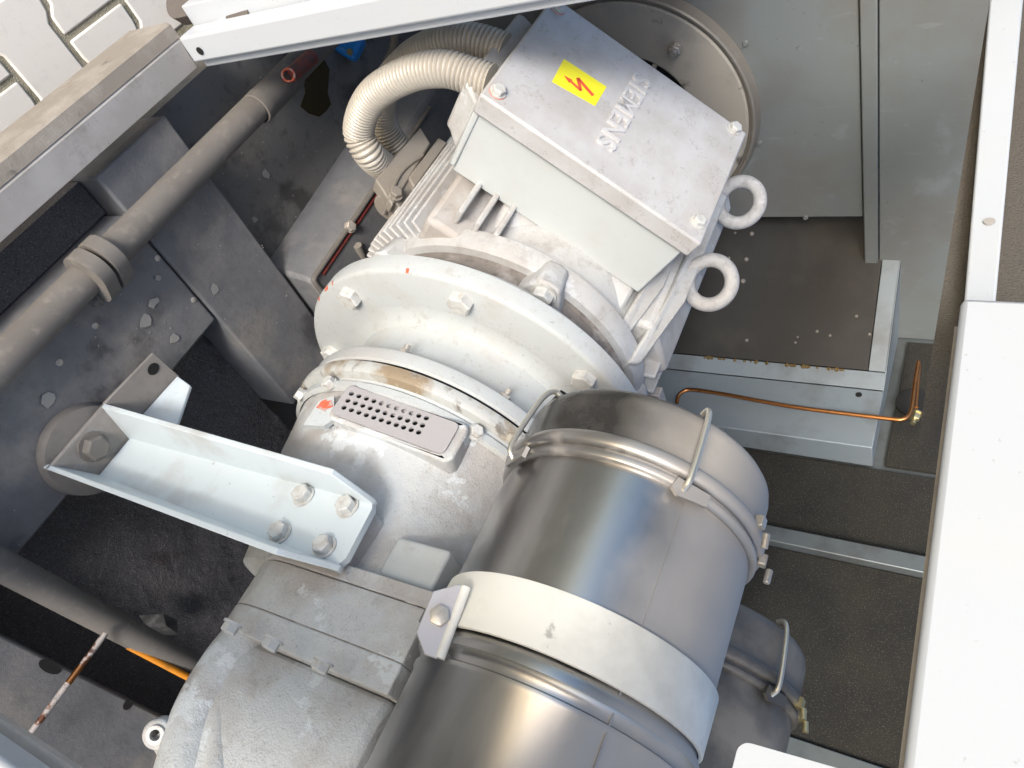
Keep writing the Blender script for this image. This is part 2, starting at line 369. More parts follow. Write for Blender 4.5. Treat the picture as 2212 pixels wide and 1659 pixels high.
# ------------------------------------------------------------------ ground and paving
ZG = -1.65
g = new_bm(); box(g, (-60, -60, ZG - .25), (60, 60, ZG - .004)); props(obj('ground', g, M_joint), kind='structure')
pv = thing('pavement', (.3, .9, ZG), None, None); props(pv, kind='structure')
def edge(k, x):                                     # jogged long joints of the double-T stones
    s = 1 if k % 2 == 0 else -1
    u = ((x - .262) / .118) % 2
    return .805 + .1525 * k + s * .009 * (1 if u < .86 else (1 - (u - .86) / .07) if u < 1 else -1 if u < 1.86 else (-1 + (u - 1.86) / .07)) + (0 if 1 else 0)
g_ = .0065
for k in range(-9, 6):
    off = (.0 if k % 2 else .118)
    for i in range(-4, 1):
        x0 = .305 + off + i * .236; x1 = x0 + .236
        if x0 > .42: continue
        xs = [x0 + g_ + (x1 - x0 - 2 * g_) * t / 12 for t in range(13)]
        lo = [(x, edge(k, x) + g_) for x in xs]; hi = [(x, edge(k + 1, x) - g_) for x in xs]
        b = new_bm(); slab(b, [(x, y, ZG) for x, y in lo + hi[::-1]], (0, 0, -.05))
        obj('paving_stone', b, M_paver, pv, bevel=.004)

# ------------------------------------------------------------------ door frame (sill, jambs, lintel)
KS = .93
df = thing('door_frame', (.45, .5, -1.6), 'pale grey sheet metal door frame round the machine opening, dusty sill and white jambs', 'door frame')
b = new_bm()
pr = [(.362, -1.64), (.362, -1.515), (.366, -1.505), (.392, -1.50), (.398, -1.496), (.458, -1.50), (.461, -1.508), (.461, -1.60)]
loft(b, [[(x * KS, -.6, z * KS) for x, z in pr], [(x * KS, 1.075 * KS, z * KS) for x, z in pr]]); obj('sill', b, M_sill, df)
pe = ((.359, -1.64), (.359, -1.508), (.364, -1.4995), (.392, -1.4965), (.388, -1.503), (.368, -1.64))
b = new_bm(); loft(b, [[(x * KS, -.6, z * KS) for x, z in pe], [(x * KS, 1.08 * KS, z * KS) for x, z in pe]])
obj('sill_edge', b, M_siltan, df)
# far jamb: white angle rising from the corner
b = new_bm()
yj = 1.075 * KS
b = bx((.392 * KS, yj, -1.5 * KS), (.45 * KS, yj + .051, .02)); obj('jamb', b, M_white, df, bevel=.006)
b = bx((.452 * KS, yj + .015, -1.492 * KS), (.468 * KS, yj + .047, .02)); obj('jamb_lip', b, M_white, df, bevel=.003)
b = bx((.352 * KS, yj + .053, -1.505 * KS), (.40 * KS, yj + .095, .02)); obj('jamb_return', b, M_white, df, bevel=.003)
sm = mesh_of(cyl(new_bm(), Matrix.Identity(4), .008, .0012, 20), 'hole_disc', M_dark)
put('screw_hole', sm, df, frame(V(.425 * KS, yj - .0012, atx(447, 97, .425 * KS).z), V(1, 0, 0), V(0, 0, 1), V(0, -1, 0)))
# near jamb
b = bx((.40, -.30, -1.55), (.47, -.075, -.12)); obj('jamb', b, M_white, df, bevel=.004)
b = bx((.472, -.30, -1.55), (.50, -.068, -.12)); obj('jamb_lip', b, M_sill, df, bevel=.003)
# lintel flange with a bolt hole, seen at eye height
b = new_bm(); slab(b, [(.50, .45, -.008), (.50, 1.2, -.034), (.50, 1.2, .003), (.50, .45, .012)], (.02, 0, 0)); obj('lintel_flange', b, M_white, df, bevel=.002)
put('bolt_hole', mesh_of(cyl(new_bm(), Matrix.Identity(4), .0045, .001, 20), 'hole_disc', M_sill), df, frame(atx(2137, 479, .4992), V(0, 1, 0), V(0, 0, 1), V(-1, 0, 0)))
b = bx((.522, .40, -.028), (.56, 1.25, .30)); obj('lintel_foam', b, M_foamtan, df)
# large white canopy panel beside the lens
cp = thing('canopy_panel', (.40, 0, 0), 'broad white canopy panel edge filling the right side of the picture', 'panel')
yT = atx(2082, 642, .40).y
b = new_bm(); z1 = .10
slab(b, [(.40, yT, -.010), (.40, yT, z1), (.40, -.5, z1), (.40, -.5, .002)], (.022, 0, 0)); obj('panel_face', b, M_white, cp, bevel=.004)
b = new_bm(); slab(b, [(.4235, yT - .004, -.012), (.4235, yT - .004, z1 - .01), (.4235, -.5, z1 - .01), (.4235, -.5, -.001)], (.012, 0, 0)); obj('panel_seal', b, M_sill, cp)
# white corner plate at the bottom edge
c0 = atx(1597, 1598, .42)
b = plate2d('corner', rrect(-.6, 0, 0, .5, .006), [], .02, frame(V(.43, c0.y, c0.z), V(0, 1, 0), V(0, .06, 1).normalized(), V(1, 0, 0)))
props(obj('corner_plate', b, M_white, bevel=.003), 'white rounded corner of a sheet metal plate below the dark rear filter', 'plate')

# ------------------------------------------------------------------ enclosure shell
b = bx((.44, -.7, -1.75), (2.2, 2.1, -1.62)); props(obj('floor', b, M_floor), kind='structure')
b = bx((.47, .90, -1.62), (1.98, 1.83, -1.50)); o = obj('floor_plate', b, M_floor); props(o, kind='structure')
wl = thing('fan_wall', (1.2, 1.84, -1.5), None, None); props(wl, kind='structure')
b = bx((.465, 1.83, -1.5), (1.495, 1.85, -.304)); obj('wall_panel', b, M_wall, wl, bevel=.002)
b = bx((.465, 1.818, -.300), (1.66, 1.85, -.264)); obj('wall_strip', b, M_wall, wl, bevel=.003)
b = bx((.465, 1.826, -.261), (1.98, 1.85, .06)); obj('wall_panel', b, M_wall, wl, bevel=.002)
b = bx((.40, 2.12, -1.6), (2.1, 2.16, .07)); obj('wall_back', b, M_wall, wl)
rw = thing('rear_wall', (2.0, .8, -1.5), None, None); props(rw, kind='structure')
b = bx((1.985, -.7, -1.62), (2.03, 1.86, .3)); obj('wall_sheet', b, M_rail, rw)
xw = 1.985
def rail(y0, y1, d=.03, z0=-1.5, z1=.12): 
    bb = bx((xw - d, y0, z0), (xw - .001, y1, z1)); obj('wall_rail', bb, M_rail, rw, bevel=.003)
rail(1.005, 1.052, .045); rail(.47, .525, .03)
fm = {}
def foam(y0, y1, z0, z1, d=.018):
    bb = bx((xw - d, y0, z0), (xw - .002, y1, z1)); obj('foam_panel', bb, M_foam, rw, bevel=.002)
foam(1.055, 1.308, -1.5, .12); foam(.528, 1.002, -1.5, .12); foam(-.5, .467, -1.5, .12); foam(1.328, 1.80, -.175, .12)

# corner duct with a slanted black baffle
du = thing('corner_duct', (1.85, 1.5, -1.4), 'blue grey sheet metal duct box in the rear corner with a slanted black baffle', 'duct')
ZT = -.205
d2 = V(1.845, 1.565, 0); d1 = d2 + (V(1.655, 1.822, 0) - d2).normalized() * .62; d3 = V(1.87, 1.515, 0); d4 = V(1.87, 1.31, 0)
dirb = (d2 - d1).normalized(); nb = V(dirb.y, -dirb.x, 0)           # faces the door
if nb.x > 0: nb = -nb
def vert(p, z): return V(p.x, p.y, z)
b = slab(new_bm(), [vert(d1, -1.4), vert(d2, -1.4), vert(d2, -.255), vert(d1, -.255)], -nb * .02); o = obj('baffle', b, M_baffle, du)
b = slab(new_bm(), [vert(d1, -.253), vert(d2 + dirb * .001, -.253), vert(d2 + dirb * .001, ZT), vert(d1, ZT)], -nb * .018); obj('baffle_rim', b, M_duct, du, bevel=.002)
b = slab(new_bm(), [vert(d2 + dirb * .003, -1.4), vert(d3, -1.4), vert(d3, ZT - .001), vert(d2 + dirb * .003, ZT - .001)], -nb * .02); obj('baffle_rim', b, M_duct, du, bevel=.002)
b = bx((d4.x, d4.y, -1.4), (xw - .024, d3.y - .002, ZT)); obj('duct_face', b, M_duct, du, bevel=.003)
b = slab(new_bm(), [vert(d1, ZT), vert(d2, ZT), vert(d3, ZT), V(xw - .02, 1.515, ZT), V(xw - .02, 2.05, ZT)], (0, 0, -.004)); obj('duct_top', b, M_duct, du)
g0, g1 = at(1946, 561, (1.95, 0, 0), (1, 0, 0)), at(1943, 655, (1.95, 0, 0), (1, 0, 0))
b = new_bm(); tube(b, [g0 + (g0 - g1) * .3, g0, g0.lerp(g1, .5), g1], .0045, 8, True, lambda i: (1, 1, .8, .3)[i]); obj('edge_glint', b, M_brass, du)  # glint on the duct edge, shaped as a bright tapered strip
hp = at(1855, 853, d4, (1, 0, 0))
put('hole', mesh_of(cyl(new_bm(), Matrix.Identity(4), .009, .001, 20), 'hole_disc', M_dark), du, frame(V(d4.x - .001, hp.y, hp.z), V(0, 1, 0), V(0, 0, 1), V(-1, 0, 0)))
rv = mesh_of(lathe(new_bm(), [(0, .006), (.006, .0045), (.009, 0), (.009, -.002)], (0, 0), 14), 'rivet_head', M_jbox)
Rb = frame(V(0, 0, 0), V(0, 0, 1).cross(nb) * -1, nb, V(0, 0, 1))
for px, py, s in ((1624, 505, 1.1), (1612, 560, 1.1), (1605, 607, 1.25), (1588, 503, .6), (1575, 557, .6), (1850, 683, .7), (1765, 716, .7), (1793, 725, .6), (1613, 735, .8), (1718, 740, .6), (1723, 728, .5), (1878, 722, .7)):
    p = at(px, py, d1, nb)
    s *= .75; M = frame(p, (nb.cross(V(0, 0, 1))).normalized() * s, nb * s, V(0, 0, 1) * s)
    put('rivet', rv, du, M)
# crumbs of yellow sealant along the baffle's lower edge
b = new_bm()
for i in range(34):
    z = random.uniform(-.75, -.26); s = random.uniform(.003, .009)
    p = vert(d2 + dirb * .006, z) + nb * .002
    torus(b, face_frame(p, (nb.x, nb.y, random.uniform(-.8, .8))), s * .45, s * .45, 6, 5)
obj('sealant_crumb', b, mat('old_sealant', (.15, .10, .035), .8), du)['kind'] = 'stuff'

# ------------------------------------------------------------------ fan plate
fp = thing('fan_plate', (1.113, 1.8, -1.25), 'round tan fan plate with raised metal rim on the wall behind the motor', 'fan plate')
cA = (1.113, -.905)
b = lathe(new_bm(), [(.19, 1.80), (.195, 1.796), (.33, 1.796), (.335, 1.80), (.335, 1.825), (.19, 1.825), (.19, 1.80)], cA, 128); obj('disc', b, M_disc, fp)
b = lathe(new_bm(), [(.337, 1.829), (.337, 1.800), (.341, 1.800), (.344, 1.794), (.349, 1.793), (.353, 1.797), (.354, 1.806), (.356, 1.816), (.359, 1.829)], cA, 128); obj('rim', b, M_ring, fp)
b = lathe(new_bm(), [(0, 1.823), (.195, 1.823)], cA, 64); obj('inlet_back', b, M_dark, fp)
for k in range(10):
    b = new_bm(); a = R_(36 * k)
    box(b, (-.006, -.012, .02), (.006, .0, .19), frame(V(cA[0], 1.81, cA[1]), V(-math.sin(a), 0, math.cos(a)), V(0, 1, 0), V(math.cos(a), 0, math.sin(a))))
    obj('fan_blade', b, M_disc, fp)
p = aty(1460, 105, 1.795)
put('bolt', mesh_of(hexbolt(.016, .014, True, .012), 'fan_bolt', M_bolt), fp, face_frame(p, (0, -1, 0), (0, 0, 1)))
b = lathe(new_bm(), [(.0, .0), (.05, .0)], (0, 0), 32)
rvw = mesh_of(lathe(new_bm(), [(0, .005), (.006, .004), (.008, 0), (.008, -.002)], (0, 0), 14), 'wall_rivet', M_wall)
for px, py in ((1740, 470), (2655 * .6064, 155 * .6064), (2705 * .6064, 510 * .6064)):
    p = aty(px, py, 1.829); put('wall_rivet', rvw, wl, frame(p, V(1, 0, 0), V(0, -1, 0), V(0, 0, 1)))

# ------------------------------------------------------------------ skid frame
ZB = -1.43
sk = thing('skid_frame', (.7, .5, -1.62), 'dirty dark grey steel skid beams on the floor of the machine', 'skid frame')
b = bx((.545, -.7, -1.60), (.838, .688, ZB)); obj('long_beam', b, M_floor2, sk, bevel=.006)
b = bx((.462, .692, -1.60), (1.15, .895, ZB + .001)); obj('cross_beam', b, M_floor2, sk, bevel=.006)
b = bx((.842, -.60, -1.60), (1.7, -.030, ZB)); obj('cross_beam', b, M_floor2, sk, bevel=.006)
b = bx((.467, -.6, -1.62), (.541, .688, -1.49)); props(obj('foam_mat', b, M_pit), 'rough black foam strip between the sill and the long floor beam', 'foam mat', 'oily foam mats on the floor')
# oily foam in the pit: an uneven sheet
b = new_bm(); nx, ny = 90, 80
rows = []
for i in range(nx + 1):
    r = []
    for j in range(ny + 1):
        x = .841 + 1.1 * i / nx; y = -.04 + .73 * j / ny
        r.append(b.verts.new((x, y, -1.545 + .003 * math.sin(x * 31 + 3 * math.sin(y * 17)) * math.sin(y * 27 + x * 9) + random.uniform(-.003, .003))))
    rows.append(r)
for i in range(nx):
    for j in range(ny): b.faces.new((rows[i][j], rows[i + 1][j], rows[i + 1][j + 1], rows[i][j + 1]))
props(obj('foam_mat', b, M_pit, ang=180), 'black oily crumbling foam in the pit under the compressor', 'foam mat', 'oily foam mats on the floor')
b = new_bm(); q = [atz(x, y, -1.50) for x, y in ((300, 1330), (345, 1322), (383, 1338), (378, 1368), (330, 1372))]
for i, p in enumerate(q): p.z += .012 * (i % 2)
c_ = sum(q, V(0, 0, 0)) / 5 + V(0, 0, .014); vs = [b.verts.new(p) for p in q]; vc = b.verts.new(c_)
for i in range(5): b.faces.new((vs[i], vs[(i + 1) % 5], vc))
bmesh.ops.solidify(b, geom=b.faces[:], thickness=.001)
props(obj('film_scrap', b, M_scrap), 'crumpled grey scrap of film lying in the pit behind the lower left pipe', 'scrap')
# little screws in the beam
scw = mesh_of(lathe(new_bm(), [(0, .003), (.004, .003), (.0065, .0015), (.007, -.001)], (0, 0), 14), 'beam_screw', M_bolt)
for px, py in ((340, 558), (418, 648), (205, 704), (128, 783)):
    put('screw', scw, sk, frame(atz(px, py, ZB), V(1, 0, 0), V(0, 0, 1), V(0, -1, 0)))
sl_ = mesh_of(cyl(new_bm(), Matrix.Identity(4), .011, .0012, 20), 'slot_disc', M_dark)
for px, py, k in ((108, 1440, 2.4), (276, 1522, 1.)):
    put('slot', sl_, sk, Matrix.Translation(atz(px, py, ZB)) @ Matrix.Diagonal((k, 1, 1, 1)))
# oil stain
pts = [(655, 150), (700, 128), (712, 150), (708, 200), (715, 225), (705, 240), (690, 252), (668, 245), (650, 230), (660, 200)]
b = slab(new_bm(), [atz(x, y, -1.497) for x, y in pts], (0, 0, -.002)); props(obj('oil_stain', b, M_oil), 'dark brown oil stain on the floor beside the red pipe end', 'oil stain')
# motor base: folded sheet with a rolled lip and red primer edge
mb = thing('motor_base', (1.0, 1.2, -1.5), 'folded dark steel motor base rail with rolled lip and red primer edge', 'base rail')
zL = -1.36
l0 = atz(675, 605, zL); l1 = atz(818, 395, zL); l2 = atz(715, 650, zL)
b = new_bm(); sec = lambda y, dx: [(.865 + dx, y, ZB - .08), (l0.x - .028 + dx, y, zL - .03), (l0.x - .012 + dx, y, zL - .002), (1.34, y, zL - .002), (1.34, y, ZB - .08)]
loft(b, [sec(.905, .02), sec(1.75, -.07)]); obj('rail_body', b, M_floor2, mb, bevel=.01)
b = new_bm(); e = (l1 - l0)
tube(b, smooth_path([l1 + e * .9, l1, l0 + e * .15, l0 + e * .04, l0 + (l2 - l0) * .15, l2, l2 + (l2 - l0) * 1.5], 8), .007, 10); obj('rolled_lip', b, M_pipe, mb)
b = new_bm(); tube(b, [l1 + e * .6 + V(.016, 0, -.002), l0 + e * .10 + V(.016, 0, -.002)], .005, 8); obj('red_edge', b, M_dkred, mb)
put('bolt', mesh_of(hexbolt(.013, .011), 'base_bolt', M_bolt), mb, face_frame(atz(756, 490, zL + .004), (-.4, -.2, 1)))
b = new_bm(); tube(b, [atz(772, 530, zL + .005), atz(785, 560, zL - .01)], .011, 12); obj('stub', b, M_jbox, mb)

# ------------------------------------------------------------------ pipes on the floor
zp = -1.385; rp = .0315; xp = .562
pi_ = thing('steel_pipe', (xp, .6, ZB), 'long dusty brown steel pipe with a two bolt flange clamp beside the sill', 'pipe')
b = new_bm(); tube(b, [(xp, -.5, zp), (xp, 1.42, zp - .01)], rp, 40); obj('pipe_body', b, M_pipe, pi_)
yc = .555
for dy in (-.034, .002):
    b = plate2d('flg', [(p[0] * 1.0, p[1]) for p in rrect(-.055, -.043, .055, .043, .040, 10)], [], .028, frame(V(xp + .002, yc + dy + .016, zp + .004), V(.83, 0, -.56), V(.56, 0, .83), V(0, 1, 0)))
    obj('flange_half', b, M_pipe, pi_, bevel=.006)
put('clamp_bolt', mesh_of(hexbolt(.013, .012), 'clamp_bolt', M_pipe), pi_, face_frame(V(xp + .045, yc - .034, zp - .02), (0, -1, 0)))
b = lathe(new_bm(), [(rp, 1.06), (rp + .003, 1.062), (rp + .004, 1.085), (rp + .0025, 1.088), (rp + .003, 1.2), (rp, 1.205)], (xp, zp), 40); obj('coupling', b, M_pipe, pi_)
b = new_bm(); q0 = atz(620, 152, zp + rp); q1 = atz(668, 112, zp + rp)
tube(b, [q0 + V(.012, 0, 0), q1 + V(.012, 0, 0)], .017, 14); obj('red_fitting', b, M_dkred, pi_)
b = torus(new_bm(), face_frame(q0 + V(.005, -.012, .01), (-.3, -.6, .7)), .013, .0025, 20, 8); obj('snap_ring', b, M_primer, pi_)
# second pipe, running in under the compressor
z2 = -1.40
p0 = atz(-60, 1187, z2); p1 = atz(480, 1474, z2)
d_ = (p1 - p0)
p2t = thing('steel_pipe', p0, 'dusty grey pipe crossing the pit at the lower left, ending under the compressor', 'pipe')
b = new_bm(); tube(b, [p0, p0 + d_ * 2.2], .027, 32); obj('pipe_body', b, M_pipe, p2t)
a0, a1 = atz(275, 1392, z2 + .035), atz(435, 1478, z2 + .035); a0 += V(.03, 0, -.03)
b = new_bm(); tube(b, [a0, a1, a1 + (a1 - a0) * 2], .0075, 12); props(obj('orange_cable', b, M_orange), 'bright orange cable lying along the lower left pipe', 'cable')
r0, r1 = atz(228, 1368, -1.36), atz(60, 1592, -1.36)
rod = thing('thin_tube', r1, 'thin scuffed copper tube running from the lower left pipe to the near jamb', 'tube')
b = new_bm(); tube(b, [r0, r0 + (r1 - r0) * 1.4], .0058, 12); obj('tube_body', b, M_rod, rod)
b = new_bm(); tube(b, [r0 + (r1 - r0) * .33, r0 + (r1 - r0) * .50], .0061, 12); obj('bare_copper', b, M_copper, rod)
b = new_bm(); tube(b, smooth_path([atz(418, 1475, -1.38), atz(405, 1530, -1.38), atz(385, 1572, -1.40), atz(365, 1585, -1.42)], 6), .0045, 10); props(obj('capillary_tube', b, M_brass), 'thin curved brass capillary beside the compressor lug', 'tube')

# ------------------------------------------------------------------ electric motor
mo = thing('electric_motor', (1.113, 1.2, -1.3), 'big pale grey electric motor with tilted terminal box and yellow sticker', 'electric motor')
# bodies of revolution about the shaft
b = lathe(new_bm(), [(.28, .7502), (.376, .7500), (.382, .753), (.385, .758), (.385, .792), (.381, .796), (.30, .797)], cA, 128); obj('mounting_flange', b, M_flange, mo)
fb = mesh_of(hexbolt(.024, .022, False), 'flange_bolt', M_boltp)
for a in (-155.7, 158.2, -111, 113.5, 68, 22, -22, -66):
    p = AX + V(math.cos(R_(a)) * .343, .7535, math.sin(R_(a)) * .343)
    M = face_frame(p, (0, -1, 0), (math.cos(R_(a + 12)), 0, math.sin(R_(a + 12)))); put('flange_bolt', fb, mo, M)
b = lathe(new_bm(), [(.20, .797), (.27, .80), (.288, .803), (.289, .838)], cA, 128); obj('flange_recess', b, M_grime, mo)
b = lathe(new_bm(), [(.2885, .837), (.312, .839), (.317, .842), (.315, .849), (.303, .852)], cA, 128); obj('spigot_ring', b, M_motor, mo)
b = lathe(new_bm(), [(.3025, .8515), (.298, .858), (.298, .884), (.307, .889)], cA, 128); obj('shield_groove', b, M_grime, mo)
b = lathe(new_bm(), [(.306, .888), (.322, .890), (.328, .90), (.328, .935), (.30, .95)], cA, 128); obj('end_shield', b, M_motor, mo)
for px, py, wv in ((686, 648, .9), (697, 622, 1.3), (709, 609, .45), (882, 598, .5)):
    p = aty(px, py, .75); a = math.degrees(math.atan2(p.z - cA[1], p.x - cA[0]))
    b = lathe(new_bm(), [(.3800, .7512), (.3823, .7526), (.3853, .7576), (.3853, .7590)], cA, 5, a - wv, a + wv); obj('primer_chip', b, M_primer, mo)
b = lathe(new_bm(), [(.28, .93), (.298, .935), (.298, 1.50), (.26, 1.54), (.1, 1.55), (0, 1.55)], cA, 96); obj('motor_body', b, M_motor, mo)
# flat cast pad under the terminal box and sloping neck
b = new_bm()
box(b, (-.275, .905, .12), (.02, 1.5, .258), frame(AX, T_, Y_, N_)); obj('cast_pad', b, M_motord, mo, bevel=.012)
b = new_bm()
def q4(y, h, a0, a1): return [tyn(a0, y, h), tyn(a1, y, h)]
neck = [[tyn(-.165, 1.022, .284), tyn(.150, 1.022, .284), tyn(.150, 1.32, .284), tyn(-.165, 1.32, .284)],
        [tyn(-.165, .995, .27), tyn(.152, .985, .265), tyn(.152, 1.32, .265), tyn(-.165, 1.32, .27)],
        [tyn(-.15, .90, .20), tyn(.158, .872, .17), tyn(.158, 1.34, .16), tyn(-.16, 1.34, .2)]]
loft(b, neck); obj('terminal_box_neck', b, M_motor, mo, bevel=.008)
# ribs and fins
rb = new_bm()
for a in (-.225, -.185, -.145):
    bb = bx((a - .006, .93, .26), (a + .006, 1.5, .30), frame(AX, T_, Y_, N_)); obj('rib', bb, M_motor, mo, bevel=.004)
for k in range(11):
    a = R_(190 + 4.3 * k)
    u = V(math.cos(a), 0, math.sin(a)); t = V(-math.sin(a), 0, math.cos(a))
    bb = bx((.285, .915 + .003 * k, -.0042), (.366, 1.5, .0042), frame(AX, u, Y_, -t)); obj('cooling_fin', bb, M_motor, mo, bevel=.003)
for k in range(9):
    a = R_(78 - 9 * k)
    u = V(math.cos(a), 0, math.sin(a)); t = V(-math.sin(a), 0, math.cos(a))
    bb = bx((.285, .93, -.006), (.352, 1.5, .006), frame(AX, u, Y_, -t)); obj('cooling_fin', bb, M_motor, mo, bevel=.004)
# square shoulder on top that carries the lifting eyes
b = new_bm(); loft(b, [[AX + V(x, y, z) for x, z in ((-.06, .29), (-.045, .352), (.10, .352), (.13, .29))] for y in (.97, 1.52)]); obj('top_shoulder', b, M_motor, mo, bevel=.012)
for a0, a1 in ((.155, .2), (.21, .255)):
    bb = new_bm(); slab(bb, [tyn(a0, .885, .25), tyn(a1 - .02, .90, .25), tyn(a1, 1.06, .30), tyn(a1, 1.4, .30), tyn(a0 + .01, 1.4, .30), tyn(a0 + .01, 1.05, .29)], N_ * -.08); obj('rib', bb, M_motor, mo, bevel=.006)
for k in range(3):
    b = bx((1.25 - .0, .862 + .012 + k * .030, -.62 + k * .004), (1.33, .862 + .038 + k * .030, -.575 + k * .004)); obj('shroud_strip', b, M_motord, mo, bevel=.003)
# cast lugs with bolts on the end shield
lug = (1190, 610)
pl_ = aty(1190, 612, .86); ra = math.atan2(pl_.z + .905, pl_.x - 1.113)
for a in (ra, ra + R_(66), ra - R_(66) , ra + R_(130)):
    u = V(math.cos(a), 0, math.sin(a)); t = V(-math.sin(a), 0, math.cos(a))
    bb = new_bm(); loft(bb, [[AX + Y_ * .855 + u * r + t * w for r, w in ((.29, -.05), (.352, -.024), (.358, 0), (.352, .024), (.29, .05))], [AX + Y_ * .925 + u * r + t * w for r, w in ((.29, -.045), (.335, -.02), (.34, 0), (.335, .02), (.29, .045))]])
    lo = obj('shield_lug', bb, M_motor, mo, bevel=.006)
    put('lug_bolt', mesh_of(hexbolt(.021, .018), 'lug_bolt', M_boltp), lo, face_frame(AX + Y_ * .8545 + u * .328, (0, -1, 0), t))
# lifting eyes
for i, (px, py, px2, py2) in enumerate(((1480, 622, 1533, 610), (1556, 442, 1597, 437))):
    base = atx(px, py, 1.113); ctr = atx(px2, py2, 1.113)
    up = V(0, 0, 1)
    e_ = torus(new_bm(), frame(ctr, V(-.66, .75, 0).normalized(), V(0, 0, 1), V(.75, .66, 0).normalized()), .0475, .0155, 48, 16)
    cyl(e_, Matrix.Translation(V(ctr.x, ctr.y, -.560)), .034, .018, 28, .030); cyl(e_, Matrix.Translation(V(ctr.x, ctr.y, -.543)), .021, ctr.z - .045 + .543, 24, .017)
    obj('lifting_eye', e_, M_eye, mo)
# terminal box
LID = .50
tb_fr = frame(AX, T_, Y_, N_)
b = bx((-.285, 1.018, .285), (.160, 1.325, .462), tb_fr); tb = obj('terminal_box', b, M_boxside, mo, bevel=.004)
b = bx((-.296, 1.003, .455), (.171, 1.338, LID), tb_fr); lid = obj('lid', b, M_lid, tb, bevel=.005)
b = bx((-.295, 1.0135, .30), (-.283, 1.33, .454), tb_fr); obj('gland_plate', b, M_boxside, tb, bevel=.003)
b = new_bm(); loft(b, [[tyn(-.297, y, h) for y, h in ((1.04, .31), (1.31, .31), (1.31, .44), (1.04, .44))], [tyn(-.325, y, h) for y, h in ((1.05, .335), (1.30, .335), (1.30, .455), (1.05, .455))], [tyn(-.338, y, h) for y, h in ((1.055, .34), (1.295, .34), (1.295, .455), (1.055, .455))]])
obj('gland_box', b, M_motor, tb, bevel=.006)
ls = mesh_of(hexbolt(.0125, .010), 'lid_screw', M_boltp)
for a, y in ((-.275, 1.313), (.141, 1.322), (.148, 1.045), (-.273, 1.030)):
    put('lid_screw', ls, tb, frame(tyn(a, y, LID), T_, Y_, N_) @ Matrix.Rotation(random.random(), 4, 'Z'))
pr_ = mesh_of(torus(new_bm(), Matrix.Identity(4), .0148, .0012, 18, 6), 'primer_ring', M_primer)
for a, y in ((-.275, 1.313), (-.273, 1.030)):
    put('primer_ring', pr_, tb, frame(tyn(a, y, LID), T_, Y_, N_))
st = [tyn(-.212, 1.201, LID + .0008), tyn(-.118, 1.206, LID + .0008), tyn(-.118, 1.144, LID + .0008), tyn(-.207, 1.131, LID + .0008)]
b = slab(new_bm(), st, N_ * -.0006); obj('warning_sticker', b, M_yellow, tb)
def uv(u, v):
    p = st[0] + (st[1] - st[0]) * u + (st[3] - st[0]) * v
    return p
zig = [V(.30, .60, 0), V(.575, .70, 0), V(.41, .35, 0), V(.83, .60, 0)]
b = new_bm()
def strip(p, q, w0, w1):
    P, Q = uv(*p[:2]), uv(*q[:2]); d = (Q - P).normalized(); s = N_.cross(d)
    slab(b, [P - s * w0, Q - s * w1, Q + s * w1, P + s * w0], N_ * .0005)
for i in range(3): strip(zig[i], zig[i + 1], .0026 + .0004 * i, .003 + .0004 * i)
tip, hb = uv(.15, .555), uv(.32, .612); dd = (tip - hb).normalized(); ss = N_.cross(dd)
slab(b, [tip, hb + ss * .006, hb - ss * .006], N_ * .0005)
for v in b.verts: v.co += N_ * .0003
obj('lightning_arrow', b, M_red, tb)
cu = bpy.data.curves.new('lettering', 'FONT'); cu.body = 'SIEMENS'; cu.size = .056; cu.extrude = .0035; cu.offset = .0004; cu.space_character = 1.18; cu.bevel_depth = .0
to = bpy.data.objects.new('lettering', cu); col.objects.link(to)
me = bpy.data.meshes.new_from_object(to.evaluated_get(bpy.context.evaluated_depsgraph_get())); bpy.data.objects.remove(to)
b = new_bm(); b.from_mesh(me)
wmax = max(v.co.x for v in b.verts)
Mt = frame(tyn(-.086, 1.289, LID + .0015), V(0, -1, 0), T_, N_) @ Matrix.Diagonal((.222 / wmax, 1, 1, 1))
for v in b.verts: v.co = Mt @ v.co
obj('raised_lettering', b, M_letter, tb)
# auxiliary box on the lower side, entered by the hoses
b = slab(new_bm(), [tyn(-.427, 1.036, .105), tyn(-.421, 1.235, .105), tyn(-.380, 1.21, .105), tyn(-.365, 1.003, .105)], N_ * -.035); ab = obj('auxiliary_box', b, M_jbox, mo, bevel=.004)
b = slab(new_bm(), [tyn(-.374, 1.09, .106), tyn(-.374, 1.238, .106), tyn(-.350, 1.24, .106), tyn(-.350, 1.075, .106)], N_ * -.10); obj('box_plate', b, M_jbox, ab, bevel=.004)
b = bx((-.36, 1.12, -.04), (-.25, 1.25, .03), tb_fr); obj('box_neck', b, M_jbox, ab, bevel=.006)
b = new_bm(); tube(b, smooth_path([tyn(-.379, 1.165, .107), tyn(-.391, 1.11, .108), tyn(-.391, 1.07, .108), tyn(-.383, 1.03, .107), tyn(-.378, 1.015, .10), tyn(-.378, 1.011, .05)], 6), .005, 8); obj('strap', b, M_jbox, ab)
put('bolt', mesh_of(hexbolt(.014, .012), 'box_bolt', M_jbox), ab, frame(tyn(-.374, 1.03, .106), T_, Y_, N_))
bp = aty(838, 452, 1.02)
b = cyl(new_bm(), face_frame(bp, (0, -1, 0)), .036, -.12, 32); obj('boss', b, M_jbox, ab, bevel=.004)

